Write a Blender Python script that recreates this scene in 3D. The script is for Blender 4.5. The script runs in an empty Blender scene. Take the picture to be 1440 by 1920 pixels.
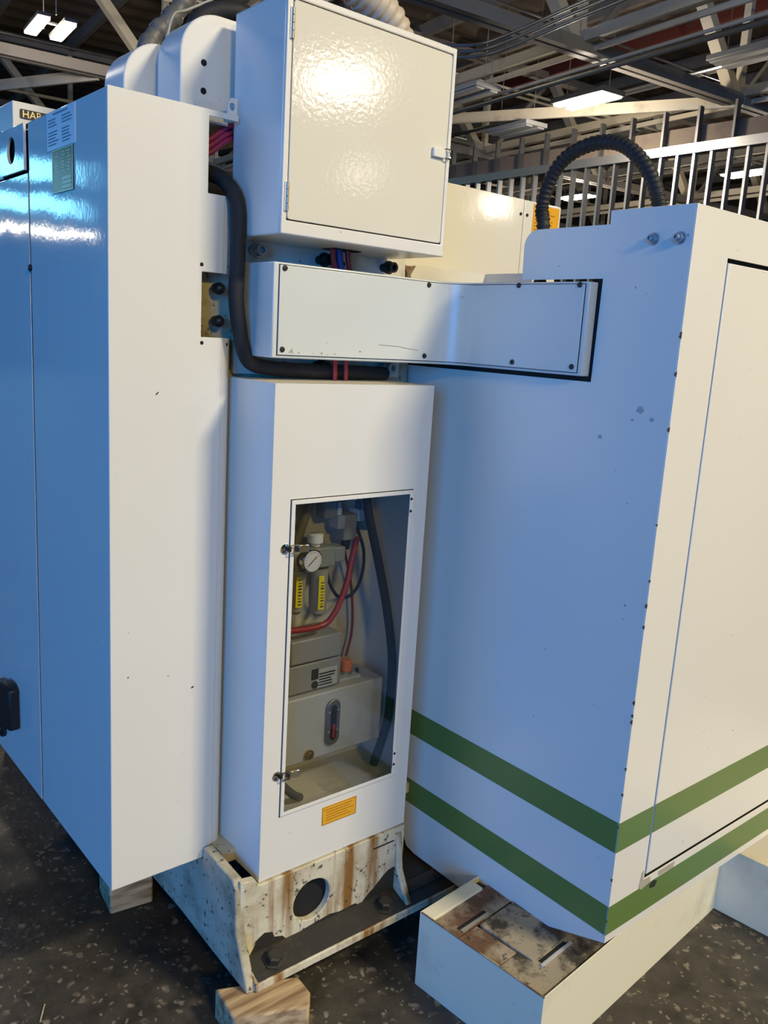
import bpy, bmesh, math, random
from mathutils import Vector, Matrix
random.seed(7)
PI = math.pi
scene = bpy.context.scene
COL = scene.collection

# ------------------------------------------------------------------ camera
cam_data = bpy.data.cameras.new('camera')
cam = bpy.data.objects.new('camera', cam_data)
COL.objects.link(cam)
cam_data.sensor_fit = 'AUTO'
cam_data.sensor_width = 36.0
cam_data.lens = 1595.0 / 1920.0 * 36.0
cam_data.clip_start = 0.05
cam_data.clip_end = 300
RIGHT = Vector((0.7697310, -0.6355962, 0.0594270))
DOWN = Vector((-0.0828153, -0.1917287, -0.9779477))
FWD = Vector((0.6329738, 0.7478352, -0.2002166))
m = Matrix.Identity(4)
for r in range(3):
    m[r][0] = RIGHT[r]; m[r][1] = -DOWN[r]; m[r][2] = -FWD[r]
m[0][3], m[1][3], m[2][3] = 0, 0, 1.55
cam.matrix_world = m
scene.camera = cam

# ------------------------------------------------------------------ colour management, world, lights
vs = scene.view_settings
vs.view_transform = 'Standard'
vs.look = 'None'
vs.exposure = 0.0
vs.gamma = 1.0
vs.use_curve_mapping = False

world = bpy.data.worlds.new('world')
scene.world = world
world.use_nodes = True
world.node_tree.nodes['Background'].inputs[0].default_value = (0.60, 0.58, 0.55, 1)
world.node_tree.nodes['Background'].inputs[1].default_value = 0.02

def area(name, loc, target, sx, sy, power, color):
    d = bpy.data.lights.new(name, 'AREA')
    d.shape = 'RECTANGLE'; d.size = sx; d.size_y = sy
    d.energy = power; d.color = color
    o = bpy.data.objects.new(name, d); COL.objects.link(o)
    o.location = loc
    o.rotation_euler = (Vector(target) - Vector(loc)).to_track_quat('-Z', 'Y').to_euler()
    return o

WARM = (1.0, 0.87, 0.72)
# hall lamps, mostly behind the camera, plus added fill lights
area('hall_or_fill_lamp', (3.3, -3.6, 5.7), (1.8, 0.3, 0.0), 1.3, 0.6, 430, (1.0, 0.88, 0.62))
area('hall_or_fill_lamp', (-1.5, -9.0, 5.5), (0.0, -3.0, 0.0), 1.5, 0.7, 360, (1.0, 0.76, 0.24))  # added fill, no known lamp: lifts the shaded fronts and enclosure side
area('hall_or_fill_lamp', (8.6, -8.9, 5.5), (2.6, -1.5, 0), 1.1, 0.55, 55, WARM)
area('hall_or_fill_lamp', (13.6, -14.8, 5.5), (5, -4, 0), 0.55, 0.35, 9, WARM)
area('hall_or_fill_lamp', (18.6, -13.7, 5.5), (8, -6, 0), 0.9, 0.5, 40, WARM)
area('hall_or_fill_lamp', (0.0, 10.5, 5.4), (0.1, 9.5, 0), 1.3, 0.6, 110, WARM)  # added light out of view, put in to brighten the left floor
# daylight through the open loading doors on the left side of the hall and the window strips of its back wall
area('daylight_doors', (-12.0, -9.0, 3.0), (1.0, 0.0, 1.6), 7.0, 5.0, 1580, (0.0, 0.30, 1.0))
area('daylight_doors', (-12.0, 5.0, 3.0), (1.0, 4.0, 1.6), 4.0, 5.0, 360, (0.0, 0.27, 1.0))
area('daylight_windows', (-9.6, 30.0, 6.3), (0.0, 2.0, 1.0), 8.0, 0.7, 150, (0.25, 0.75, 1.0))
area('daylight_windows', (-9.6, 30.0, 5.2), (0.0, 2.0, 1.0), 8.0, 0.5, 110, (0.25, 0.75, 1.0))
area('hall_or_fill_lamp', (-9.6, 29.0, 4.3), (0.0, 2.0, 1.0), 7.0, 0.22, 55, (1.0, 0.9, 0.7))

# ------------------------------------------------------------------ materials
MATS = {}
def nodes_of(name):
    mt = bpy.data.materials.new(name); mt.use_nodes = True
    nt = mt.node_tree
    return mt, nt, nt.nodes['Principled BSDF']

def paint(name, col, rough=0.3, metallic=0.0, peel=0.0, dirt=0.0, dirtcol=(0.12, 0.10, 0.07), dscale=6.0,
          speck=0.0, bump=0.0, bscale=60.0, spec=0.5, var=0.0, wave=0.0, pits=0.0, streak=0.0, dth=(0.55, 0.75)):
    mt, nt, b = nodes_of(name)
    b.inputs['Roughness'].default_value = rough
    b.inputs['Metallic'].default_value = metallic
    b.inputs['Specular IOR Level'].default_value = spec
    b.inputs['Base Color'].default_value = (*col, 1)
    tc = nt.nodes.new('ShaderNodeTexCoord')
    L = nt.links.new
    cur = None
    def mix(fac, c2, prev):
        mx = nt.nodes.new('ShaderNodeMix'); mx.data_type = 'RGBA'
        L(fac, mx.inputs['Factor'])
        if prev is None: mx.inputs['A'].default_value = (*col, 1)
        else: L(prev, mx.inputs['A'])
        mx.inputs['B'].default_value = (*c2, 1)
        return mx.outputs['Result']
    def noise(scale, detail=3.0, rough_=0.5):
        n = nt.nodes.new('ShaderNodeTexNoise')
        n.inputs['Scale'].default_value = scale; n.inputs['Detail'].default_value = detail
        n.inputs['Roughness'].default_value = rough_
        L(tc.outputs['Object'], n.inputs['Vector']); return n.outputs['Fac']
    def ramp(src, a, c, lo=0.0, hi=1.0):
        r = nt.nodes.new('ShaderNodeMapRange')
        r.inputs['From Min'].default_value = a; r.inputs['From Max'].default_value = c
        r.inputs['To Min'].default_value = lo; r.inputs['To Max'].default_value = hi
        L(src, r.inputs['Value']); return r.outputs['Result']
    if var:
        cur = mix(ramp(noise(2.3, 2), 0.3, 0.7, 0, 1), tuple(c * (1 - var) for c in col), cur)
    if dirt:
        cur = mix(ramp(noise(dscale, 6, 0.65), dth[0], dth[1], 0, dirt), dirtcol, cur)
    if streak:      # rust that has run down
        mp = nt.nodes.new('ShaderNodeMapping'); mp.inputs['Scale'].default_value = (16, 16, 1.3)
        L(tc.outputs['Object'], mp.inputs['Vector'])
        n = nt.nodes.new('ShaderNodeTexNoise'); n.inputs['Scale'].default_value = 1.4; n.inputs['Detail'].default_value = 5
        L(mp.outputs['Vector'], n.inputs['Vector'])
        cur = mix(ramp(n.outputs['Fac'], 0.52, 0.66, 0, streak), (0.26, 0.125, 0.03), cur)
    if pits:
        cur = mix(ramp(noise(62, 4, 0.6), 0.605, 0.66, 0, pits), (0.03, 0.03, 0.03), cur)
    if speck:
        cur = mix(ramp(noise(75, 2), 0.765, 0.785, 0, speck), (0.03, 0.025, 0.02), cur)
    if cur is not None: L(cur, b.inputs['Base Color'])
    if peel or bump:
        bp = nt.nodes.new('ShaderNodeBump')
        bp.inputs['Strength'].default_value = peel or bump
        bp.inputs['Distance'].default_value = 0.002
        L(noise(bscale, 2.0 if peel else 6.0), bp.inputs['Height'])
        L(bp.outputs['Normal'], b.inputs['Normal'])
        if wave:      # sheet metal is never quite flat
            b2 = nt.nodes.new('ShaderNodeBump'); b2.inputs['Strength'].default_value = wave; b2.inputs['Distance'].default_value = 0.004
            L(noise(5.0, 1.0), b2.inputs['Height']); L(b2.outputs['Normal'], bp.inputs['Normal'])
    MATS[name] = mt
    return mt

CREAM = (0.79, 0.755, 0.67)
paint('cream', CREAM, 0.28, peel=0.10, bscale=110, speck=0.6, var=0.03)
paint('cream_door', (0.77, 0.72, 0.59), 0.08, peel=0.085, bscale=115, var=0.03)
paint('cream_gloss', CREAM, 0.07, peel=0.04, bscale=90, speck=0.5, wave=0.35)
paint('cream_dirty', (0.76, 0.71, 0.60), 0.4, peel=0.1, bscale=110, dirt=0.55, dscale=9, speck=0.8)
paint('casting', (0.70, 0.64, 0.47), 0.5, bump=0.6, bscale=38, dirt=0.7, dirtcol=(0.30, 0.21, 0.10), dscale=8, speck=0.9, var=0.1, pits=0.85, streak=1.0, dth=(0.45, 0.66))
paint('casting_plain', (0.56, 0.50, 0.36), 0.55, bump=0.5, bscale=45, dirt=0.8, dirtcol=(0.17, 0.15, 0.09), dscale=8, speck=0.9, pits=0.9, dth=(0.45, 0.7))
paint('grime', (0.028, 0.024, 0.018), 0.55, bump=0.6, bscale=80, dirt=0.5, dirtcol=(0.10, 0.08, 0.05), dscale=25)
paint('cream_grey', (0.68, 0.69, 0.63), 0.3, peel=0.08, bscale=110, speck=0.7, var=0.04)
paint('scuff', (0.42, 0.41, 0.38), 0.5)
paint('galv_dark', (0.16, 0.16, 0.16), 0.5, metallic=0.7)
paint('housing_dark', (0.10, 0.10, 0.10), 0.6)
paint('green', (0.125, 0.205, 0.050), 0.35, peel=0.1, bscale=110, speck=0.5)
paint('black', (0.012, 0.012, 0.013), 0.45)
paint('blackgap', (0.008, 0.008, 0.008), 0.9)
paint('rubber', (0.022, 0.022, 0.024), 0.62, spec=0.3, dirt=0.3, dirtcol=(0.08, 0.075, 0.07), dscale=20)
paint('hose_black', (0.020, 0.020, 0.022), 0.55, spec=0.3)
paint('hose_beige', (0.50, 0.42, 0.33), 0.5)
paint('hose_grey', (0.10, 0.10, 0.10), 0.5, dirt=0.5, dirtcol=(0.32, 0.28, 0.2), dscale=12)
paint('steel', (0.55, 0.55, 0.54), 0.28, metallic=1.0)
paint('steel_dull', (0.38, 0.37, 0.35), 0.45, metallic=0.9)
paint('steel_dark', (0.05, 0.045, 0.04), 0.45, metallic=0.7)
paint('galv', (0.40, 0.41, 0.42), 0.45, metallic=0.85)
paint('galv_bright', (0.62, 0.64, 0.66), 0.3, metallic=0.95)
paint('cream_tank', (0.82, 0.76, 0.57), 0.4, peel=0.1, bscale=110, dirt=0.25, dscale=5, speck=0.5)
paint('chrome', (0.75, 0.73, 0.68), 0.15, metallic=1.0)
paint('brass', (0.55, 0.40, 0.16), 0.3, metallic=1.0)
paint('grey_metal', (0.30, 0.29, 0.27), 0.4, bump=0.2, bscale=120)
paint('grey_light', (0.50, 0.50, 0.50), 0.45, dirt=0.3, dscale=9)
paint('grey_olive', (0.26, 0.27, 0.24), 0.45)
paint('bowl', (0.33, 0.31, 0.26), 0.18)
paint('red_hose', (0.32, 0.025, 0.03), 0.35)
paint('purple_hose', (0.30, 0.02, 0.09), 0.4)
paint('blue_hose', (0.02, 0.05, 0.24), 0.35)
paint('yellow_label', (0.85, 0.70, 0.02), 0.4)
paint('amber_label', (0.85, 0.42, 0.02), 0.45, var=0.15)
paint('ink', (0.03, 0.03, 0.03), 0.6)
paint('ink_grey', (0.22, 0.24, 0.26), 0.6)
paint('amber_ink', (0.36, 0.15, 0.01), 0.6)
paint('paper', (0.80, 0.82, 0.82), 0.35)
paint('plate_green', (0.020, 0.040, 0.034), 0.25, spec=0.35)
paint('plate_gold', (0.72, 0.66, 0.36), 0.3)
paint('gauge_face', (0.80, 0.78, 0.80), 0.3)
paint('orange_cap', (0.75, 0.20, 0.03), 0.35)
paint('gold', (0.62, 0.48, 0.24), 0.35, metallic=0.8)
paint('truss', (0.60, 0.54, 0.41), 0.6, dirt=0.5, dirtcol=(0.2, 0.17, 0.13), dscale=3)
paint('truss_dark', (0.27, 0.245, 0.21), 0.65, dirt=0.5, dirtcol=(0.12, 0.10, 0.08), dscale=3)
paint('truss_red', (0.16, 0.035, 0.025), 0.65, dirt=0.4, dscale=3)
paint('conduit', (0.42, 0.45, 0.48), 0.22, metallic=0.9)
paint('deck', (0.16, 0.125, 0.092), 0.85, dirt=0.6, dirtcol=(0.04, 0.03, 0.025), dscale=1.3)
paint('wall_paint', (0.16, 0.13, 0.10), 0.9, dirt=0.6, dirtcol=(0.28, 0.24, 0.19), dscale=0.7)
paint('housing', (0.40, 0.40, 0.38), 0.5)
paint('rust', (0.16, 0.085, 0.045), 0.75, bump=0.6, bscale=55, dirt=0.9, dirtcol=(0.42, 0.35, 0.26), dscale=9, var=0.3, pits=0.8, dth=(0.45, 0.62))
paint('grime_beige', (0.40, 0.34, 0.25), 0.7, bump=0.7, bscale=70, dirt=0.95, dirtcol=(0.035, 0.028, 0.02), dscale=11, speck=0.9, var=0.2, pits=0.9, dth=(0.47, 0.60))
paint('straw', (0.60, 0.53, 0.34), 0.7)
paint('chip_primer', (0.42, 0.38, 0.31), 0.6, dirt=0.8, dirtcol=(0.62, 0.57, 0.48), dscale=40)
paint('rust_streak', (0.30, 0.15, 0.03), 0.6, dirt=0.6, dirtcol=(0.1, 0.05, 0.02), dscale=30)

def wood():
    mt, nt, b = nodes_of('wood'); L = nt.links.new
    tc = nt.nodes.new('ShaderNodeTexCoord'); mp = nt.nodes.new('ShaderNodeMapping')
    mp.inputs['Scale'].default_value = (3, 40, 40)
    L(tc.outputs['Object'], mp.inputs['Vector'])
    n = nt.nodes.new('ShaderNodeTexNoise'); n.inputs['Scale'].default_value = 1.6; n.inputs['Detail'].default_value = 6
    L(mp.outputs['Vector'], n.inputs['Vector'])
    cr = nt.nodes.new('ShaderNodeValToRGB')
    cr.color_ramp.elements[0].position = 0.35; cr.color_ramp.elements[0].color = (0.24, 0.145, 0.07, 1)
    cr.color_ramp.elements[1].position = 0.62; cr.color_ramp.elements[1].color = (0.60, 0.43, 0.24, 1)
    L(n.outputs['Fac'], cr.inputs['Fac']); L(cr.outputs['Color'], b.inputs['Base Color'])
    b.inputs['Roughness'].default_value = 0.7
    MATS['wood'] = mt
wood()

def floor_mat():
    mt, nt, b = nodes_of('floor_asphalt'); L = nt.links.new
    tc = nt.nodes.new('ShaderNodeTexCoord')
    wn = nt.nodes.new('ShaderNodeTexNoise'); wn.inputs['Scale'].default_value = 34; wn.inputs['Detail'].default_value = 2
    L(tc.outputs['Object'], wn.inputs['Vector'])
    warp = nt.nodes.new('ShaderNodeVectorMath'); warp.operation = 'MULTIPLY_ADD'
    L(wn.outputs['Color'], warp.inputs[0]); warp.inputs[1].default_value = (0.035, 0.035, 0.0); L(tc.outputs['Object'], warp.inputs[2])
    def vor(scale, rnd=1.0):
        v = nt.nodes.new('ShaderNodeTexVoronoi'); v.inputs['Scale'].default_value = scale
        v.inputs['Randomness'].default_value = rnd
        L(warp.outputs['Vector'], v.inputs['Vector']); return v
    def noise(scale, d=4):
        n = nt.nodes.new('ShaderNodeTexNoise'); n.inputs['Scale'].default_value = scale; n.inputs['Detail'].default_value = d
        L(tc.outputs['Object'], n.inputs['Vector']); return n
    def ramp(src, a, c, lo=0.0, hi=1.0):
        r = nt.nodes.new('ShaderNodeMapRange')
        r.inputs['From Min'].default_value = a; r.inputs['From Max'].default_value = c
        r.inputs['To Min'].default_value = lo; r.inputs['To Max'].default_value = hi
        L(src, r.inputs['Value']); return r.outputs['Result']
    def mul(a, c):
        x = nt.nodes.new('ShaderNodeMath'); x.operation = 'MULTIPLY'; L(a, x.inputs[0]); L(c, x.inputs[1]); return x.outputs[0]
    def mix(f, a, c):
        x = nt.nodes.new('ShaderNodeMix'); x.data_type = 'RGBA'; L(f, x.inputs['Factor'])
        for s, v in (('A', a), ('B', c)):
            if isinstance(v, tuple): x.inputs[s].default_value = (*v, 1)
            else: L(v, x.inputs[s])
        return x.outputs['Result']
    base = mix(ramp(noise(2.2, 5).outputs['Fac'], 0.35, 0.7), (0.040, 0.034, 0.027), (0.085, 0.072, 0.056))
    base = mix(ramp(noise(16, 5).outputs['Fac'], 0.42, 0.7, 0, 0.8), base, (0.020, 0.018, 0.015))
    v1 = vor(34)
    sep = nt.nodes.new('ShaderNodeSeparateColor'); L(v1.outputs['Color'], sep.inputs['Color'])
    inside = ramp(v1.outputs['Distance'], 0.40, 0.28)
    pick = ramp(sep.outputs['Red'], 0.55, 0.60)
    tone = mix(sep.outputs['Green'], (0.09, 0.068, 0.05), (0.30, 0.26, 0.20))
    base = mix(mul(mul(inside, pick), ramp(noise(30, 3).outputs['Fac'], 0.4, 0.6)), base, tone)
    v2 = vor(80)
    sep2 = nt.nodes.new('ShaderNodeSeparateColor'); L(v2.outputs['Color'], sep2.inputs['Color'])
    base = mix(mul(ramp(v2.outputs['Distance'], 0.42, 0.25), ramp(sep2.outputs['Red'], 0.80, 0.84)), base, (0.22, 0.19, 0.15))
    L(base, b.inputs['Base Color'])
    L(ramp(noise(6, 4).outputs['Fac'], 0.3, 0.7, 0.38, 0.7), b.inputs['Roughness'])
    bp = nt.nodes.new('ShaderNodeBump'); bp.inputs['Strength'].default_value = 0.5; bp.inputs['Distance'].default_value = 0.004
    L(noise(55, 5).outputs['Fac'], bp.inputs['Height']); L(bp.outputs['Normal'], b.inputs['Normal'])
    MATS['floor_asphalt'] = mt
floor_mat()

def pane_mat():
    mt = bpy.data.materials.new('acrylic'); mt.use_nodes = True
    nt = mt.node_tree; L = nt.links.new
    nt.nodes.remove(nt.nodes['Principled BSDF'])
    out = nt.nodes['Material Output']
    tr = nt.nodes.new('ShaderNodeBsdfTransparent'); tr.inputs[0].default_value = (0.83, 0.84, 0.84, 1)
    gl = nt.nodes.new('ShaderNodeBsdfGlossy'); gl.inputs['Roughness'].default_value = 0.06
    fr = nt.nodes.new('ShaderNodeFresnel'); fr.inputs[0].default_value = 1.28
    mx = nt.nodes.new('ShaderNodeMixShader')
    L(fr.outputs[0], mx.inputs[0]); L(tr.outputs[0], mx.inputs[1]); L(gl.outputs[0], mx.inputs[2])
    L(mx.outputs[0], out.inputs['Surface'])
    MATS['acrylic'] = mt
pane_mat()

def glow(name, col, strength):
    mt, nt, b = nodes_of(name)
    b.inputs['Base Color'].default_value = (0.8, 0.8, 0.8, 1)
    b.inputs['Emission Color'].default_value = (*col, 1)
    b.inputs['Emission Strength'].default_value = strength
    MATS[name] = mt
glow('lamp_glow', (1.0, 0.86, 0.62), 30.0)
glow('lamp_glow_cool', (0.75, 0.9, 1.0), 6.0)

# ------------------------------------------------------------------ mesh helpers
class MB:
    def __init__(self):
        self.bm = bmesh.new()
    def box(self, a, b):
        x0, y0, z0 = a; x1, y1, z1 = b
        v = [self.bm.verts.new(p) for p in ((x0,y0,z0),(x1,y0,z0),(x1,y1,z0),(x0,y1,z0),(x0,y0,z1),(x1,y0,z1),(x1,y1,z1),(x0,y1,z1))]
        for f in ((3,2,1,0),(4,5,6,7),(0,1,5,4),(1,2,6,5),(2,3,7,6),(3,0,4,7)):
            self.bm.faces.new([v[i] for i in f])
        return self
    def bar(self, p0, p1, w, h, up=(0,0,1)):
        """rectangular bar from p0 to p1, w wide, h high"""
        p0 = Vector(p0); p1 = Vector(p1); d = (p1 - p0).normalized(); up = Vector(up)
        if abs(d.dot(up)) > 0.98: up = Vector((0.1045, 0.9945, 0))
        s = d.cross(up).normalized(); u = s.cross(d).normalized()
        v = []
        for p in (p0, p1):
            for a, b in ((-1,-1),(1,-1),(1,1),(-1,1)):
                v.append(self.bm.verts.new(p + s*(a*w/2) + u*(b*h/2)))
        for f in ((3,2,1,0),(4,5,6,7),(0,1,5,4),(1,2,6,5),(2,3,7,6),(3,0,4,7)):
            self.bm.faces.new([v[i] for i in f])
        return self
    def prism(self, poly, axis, a, b, holes=()):
        """polygon (2-tuples) extruded along axis from a to b; x: (y,z)  y: (x,z)  z: (x,y)"""
        def pt(q, t):
            if axis == 'x': return (t, q[0], q[1])
            if axis == 'y': return (q[0], t, q[1])
            return (q[0], q[1], t)
        tb = bmesh.new(); edges = []
        for loop in [poly] + list(holes):
            vs_ = [tb.verts.new(pt(q, a)) for q in loop]
            for i in range(len(vs_)): edges.append(tb.edges.new((vs_[i], vs_[(i+1) % len(vs_)])))
        if holes:
            bmesh.ops.triangle_fill(tb, edges=edges, use_beauty=True, use_dissolve=False)
            def inside(q, loop):
                c = False
                for i in range(len(loop)):
                    (x1, y1), (x2, y2) = loop[i], loop[i-1]
                    if (y1 > q[1]) != (y2 > q[1]) and q[0] < (x2-x1)*(q[1]-y1)/(y2-y1) + x1: c = not c
                return c
            def flat(v): return (v.y, v.z) if axis == 'x' else (v.x, v.z) if axis == 'y' else (v.x, v.y)
            bad = [f for f in tb.faces if any(inside(flat(f.calc_center_median()), h) for h in holes)]
            bmesh.ops.delete(tb, geom=bad, context='FACES_ONLY')
        else:
            bmesh.ops.contextual_create(tb, geom=edges)
        r = bmesh.ops.extrude_face_region(tb, geom=tb.faces[:])
        off = Vector(pt((0,0), b)) - Vector(pt((0,0), a))
        bmesh.ops.translate(tb, vec=off, verts=[g for g in r['geom'] if isinstance(g, bmesh.types.BMVert)])
        bmesh.ops.recalc_face_normals(tb, faces=tb.faces[:])
        me = bpy.data.meshes.new('tmp'); tb.to_mesh(me); tb.free()
        self.bm.from_mesh(me); bpy.data.meshes.remove(me)
        return self
    def tube(self, pts, r, n=12, rib=None, caps=True):
        """sweep a circle along pts; r float or list"""
        pts = [Vector(p) for p in pts]
        rings = []; prev = None
        for i, p in enumerate(pts):
            t = (pts[min(i+1, len(pts)-1)] - pts[max(i-1, 0)]).normalized()
            if prev is None:
                ref = Vector((0,0,1)) if abs(t.z) < 0.9 else Vector((1,0,0))
                u = t.cross(ref).normalized()
            else:
                u = (prev - t*prev.dot(t)).normalized()
            prev = u; w = t.cross(u)
            rr = r[i] if isinstance(r, (list, tuple)) else r
            rings.append([self.bm.verts.new(p + (u*math.cos(2*PI*k/n) + w*math.sin(2*PI*k/n))*rr) for k in range(n)])
        for a, b in zip(rings, rings[1:]):
            for k in range(n):
                self.bm.faces.new((a[k], a[(k+1) % n], b[(k+1) % n], b[k]))
        if caps:
            self.bm.faces.new(rings[0][::-1]); self.bm.faces.new(rings[-1])
        return self
    def cyl(self, p0, p1, r, n=20, r2=None):
        return self.tube([p0, p1], [r, r if r2 is None else r2], n)
    def lathe(self, c, axis, prof, n=24):
        """prof: list of (offset along axis, radius)"""
        c = Vector(c); ax = Vector(axis).normalized()
        pts = [c + ax*o for o, _ in prof]
        ref = Vector((0,0,1)) if abs(ax.z) < 0.9 else Vector((1,0,0))
        u = ax.cross(ref).normalized(); w = ax.cross(u)
        rings = [[self.bm.verts.new(p + (u*math.cos(2*PI*k/n) + w*math.sin(2*PI*k/n))*max(rr, 1e-5)) for k in range(n)]
                 for p, (_, rr) in zip(pts, prof)]
        for a, b in zip(rings, rings[1:]):
            for k in range(n): self.bm.faces.new((a[k], a[(k+1) % n], b[(k+1) % n], b[k]))
        self.bm.faces.new(rings[0][::-1]); self.bm.faces.new(rings[-1])
        return self
    def build(self, name, mat, parent=None, bevel=0.0, smooth=True, seg=2, **tags):
        bm = self.bm
        bmesh.ops.recalc_face_normals(bm, faces=bm.faces[:])
        xs = [v.co for v in bm.verts]
        lo = Vector((min(c.x for c in xs), min(c.y for c in xs), min(c.z for c in xs)))
        hi = Vector((max(c.x for c in xs), max(c.y for c in xs), max(c.z for c in xs)))
        org = Vector(((lo.x+hi.x)/2, (lo.y+hi.y)/2, lo.z))
        bmesh.ops.translate(bm, vec=-org, verts=bm.verts[:])
        me = bpy.data.meshes.new(name); bm.to_mesh(me); bm.free()
        o = bpy.data.objects.new(name, me); COL.objects.link(o)
        me.materials.append(MATS[mat])
        if smooth:
            me.polygons.foreach_set('use_smooth', [True]*len(me.polygons))
            me.set_sharp_from_angle(angle=math.radians(38))
        put(o, org, parent)
        if bevel:
            md = o.modifiers.new('bevel', 'BEVEL'); md.width = bevel; md.segments = seg
            md.limit_method = 'ANGLE'; md.angle_limit = math.radians(40)
        for k, v in tags.items(): o[k] = v
        return o

WLOC = {}
def put(o, loc, parent):
    loc = Vector(loc)
    WLOC[o.name] = loc
    if parent is not None:
        o.parent = parent
        o.location = loc - WLOC[parent.name]
    else:
        o.location = loc

def thing(name, label, cat, loc, group=None):
    o = bpy.data.objects.new(name, None); COL.objects.link(o)
    o.empty_display_size = 0.05
    put(o, loc, None)
    o['label'] = label; o['category'] = cat
    if group: o['group'] = group
    return o
def tag(o, label, cat, group=None, kind=None):
    o['label'] = label; o['category'] = cat
    if group: o['group'] = group
    if kind: o['kind'] = kind
    return o
def clone(o, off, parent=None):
    """copy of an object and of its children, moved by off"""
    c = o.copy(); COL.objects.link(c)
    w = WLOC[o.name] + Vector(off)
    c.parent = None
    put(c, w, parent)
    for ch in list(o.children): clone(ch, off, c)
    return c

def spline(pts, n=8):
    """Catmull-Rom through pts"""
    P = [Vector(p) for p in pts]; P = [P[0]*2 - P[1]] + P + [P[-1]*2 - P[-2]]
    out = []
    for i in range(1, len(P)-2):
        for k in range(n):
            t = k/n
            a, b, c, d = P[i-1], P[i], P[i+1], P[i+2]
            out.append(0.5*((2*b) + (c-a)*t + (2*a-5*b+4*c-d)*t*t + (3*b-a-3*c+d)*t**3))
    out.append(P[-2]); return out
def rrect(x0, z0, x1, z1, r, n=5, corners=(1,1,1,1)):
    out = []
    for (cx, cz, a0, on, px, pz) in ((x0+r, z0+r, PI, corners[0], x0, z0), (x1-r, z0+r, 1.5*PI, corners[1], x1, z0),
                             (x1-r, z1-r, 0, corners[2], x1, z1), (x0+r, z1-r, 0.5*PI, corners[3], x0, z1)):
        if not on: out.append((px, pz)); continue
        for k in range(n+1):
            a = a0 + 0.5*PI*k/n
            out.append((cx + r*math.cos(a), cz + r*math.sin(a)))
    return out
def ring(cx, cz, r, n=24):
    return [(cx + r*math.cos(2*PI*k/n), cz + r*math.sin(2*PI*k/n)) for k in range(n)]
HA = math.radians(-6)     # the hall stands at a slight angle to the machine
E1 = Vector((math.cos(HA), math.sin(HA), 0)); E2 = Vector((-math.sin(HA), math.cos(HA), 0))
def hall(u, v, z): return E1*u + E2*v + Vector((0, 0, z))

# ------------------------------------------------------------------ the hall: floor, walls, roof
U0, U1, V0, V1, ZT = -13.0, 27.0, -24.0, 33.0, 7.2
b = MB()
for t in (0,):
    vsq = [b.bm.verts.new(hall(u, v, 0)) for u, v in ((U0, V0), (U1, V0), (U1, V1), (U0, V1))]
    b.bm.faces.new(vsq)
floor = b.build('floor', 'floor_asphalt', smooth=False); floor['kind'] = 'structure'
for nm, p0, p1 in (('wall_back', hall(U0, V1, 3.6), hall(U1, V1, 3.6)), ('wall_right', hall(U1, V0, 3.6), hall(U1, V1, 3.6)),
                   ('wall_left', hall(U0, V0, 3.6), hall(U0, V1, 3.6)), ('wall_front', hall(U0, V0, 3.6), hall(U1, V0, 3.6))):
    w = MB().bar(p0, p1, 0.2, 7.2).build(nm, 'wall_paint', smooth=False); w['kind'] = 'structure'
# ribbed roof deck
b = MB(); rows = []
nrib = 190
for i in range(nrib*2 + 1):
    v = V0 + (V1 - V0)*i/(nrib*2)
    rows.append([b.bm.verts.new(hall(u, v, ZT + (0.06 if (i//2) % 2 else 0.0))) for u in (U0, U1)])
for a, c in zip(rows, rows[1:]): b.bm.faces.new((a[0], a[1], c[1], c[0]))
ceil = b.build('ceiling', 'deck', smooth=False); ceil['kind'] = 'structure'
# purlins under the deck run across the trusses
pur = None
for k in range(18):
    u = 0.1 + 1.6*k
    mt_ = 'truss_red' if k in (8, 12) else 'truss_dark'
    MB().bar(hall(u, 4.0, ZT-0.14), hall(u, V1-0.2, ZT-0.14), 0.10, 0.22).build('purlin', mt_, ceil, smooth=False)

ZB, ZC = 5.2, 6.95      # bottom and top chord of the trusses
NODES = [8.15 + 3.25*k for k in range(-4, 6)]
VT = [8.32, 14.0, 19.8, 25.6]
wh = ['nearest roof truss, crossing above the hanging lamp', 'second roof truss from the machine, above the twin lamp',
      'third roof truss, far behind the machine', 'farthest roof truss, at the back of the hall']
for ti, v in enumerate(VT):
    T = thing('roof_truss', 'cream steel ' + wh[ti], 'truss', hall(8.15, v, ZB), 'roof trusses of the hall')
    for s in (-1, 1):
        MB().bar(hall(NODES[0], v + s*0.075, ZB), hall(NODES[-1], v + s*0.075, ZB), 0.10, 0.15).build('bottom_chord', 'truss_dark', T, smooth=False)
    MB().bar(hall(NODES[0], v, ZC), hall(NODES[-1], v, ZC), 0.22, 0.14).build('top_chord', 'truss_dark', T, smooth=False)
    for k, u in enumerate(NODES):
        MB().bar(hall(u, v, ZB), hall(u, v, ZC), 0.08, 0.11).build('vertical', 'truss', T, smooth=False)
        if k: MB().bar(hall(u - 0.12, v, ZB + 0.05), hall(u - 1.625, v, ZC), 0.17, 0.13).build('diagonal', 'truss', T, smooth=False)
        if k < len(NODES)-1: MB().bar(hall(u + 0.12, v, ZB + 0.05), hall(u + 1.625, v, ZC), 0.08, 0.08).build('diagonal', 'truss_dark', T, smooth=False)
        MB().bar(hall(u - 0.22, v, ZB + 0.10), hall(u + 0.22, v, ZB + 0.10), 0.03, 0.30).build('gusset', 'truss', T, smooth=False)
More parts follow.
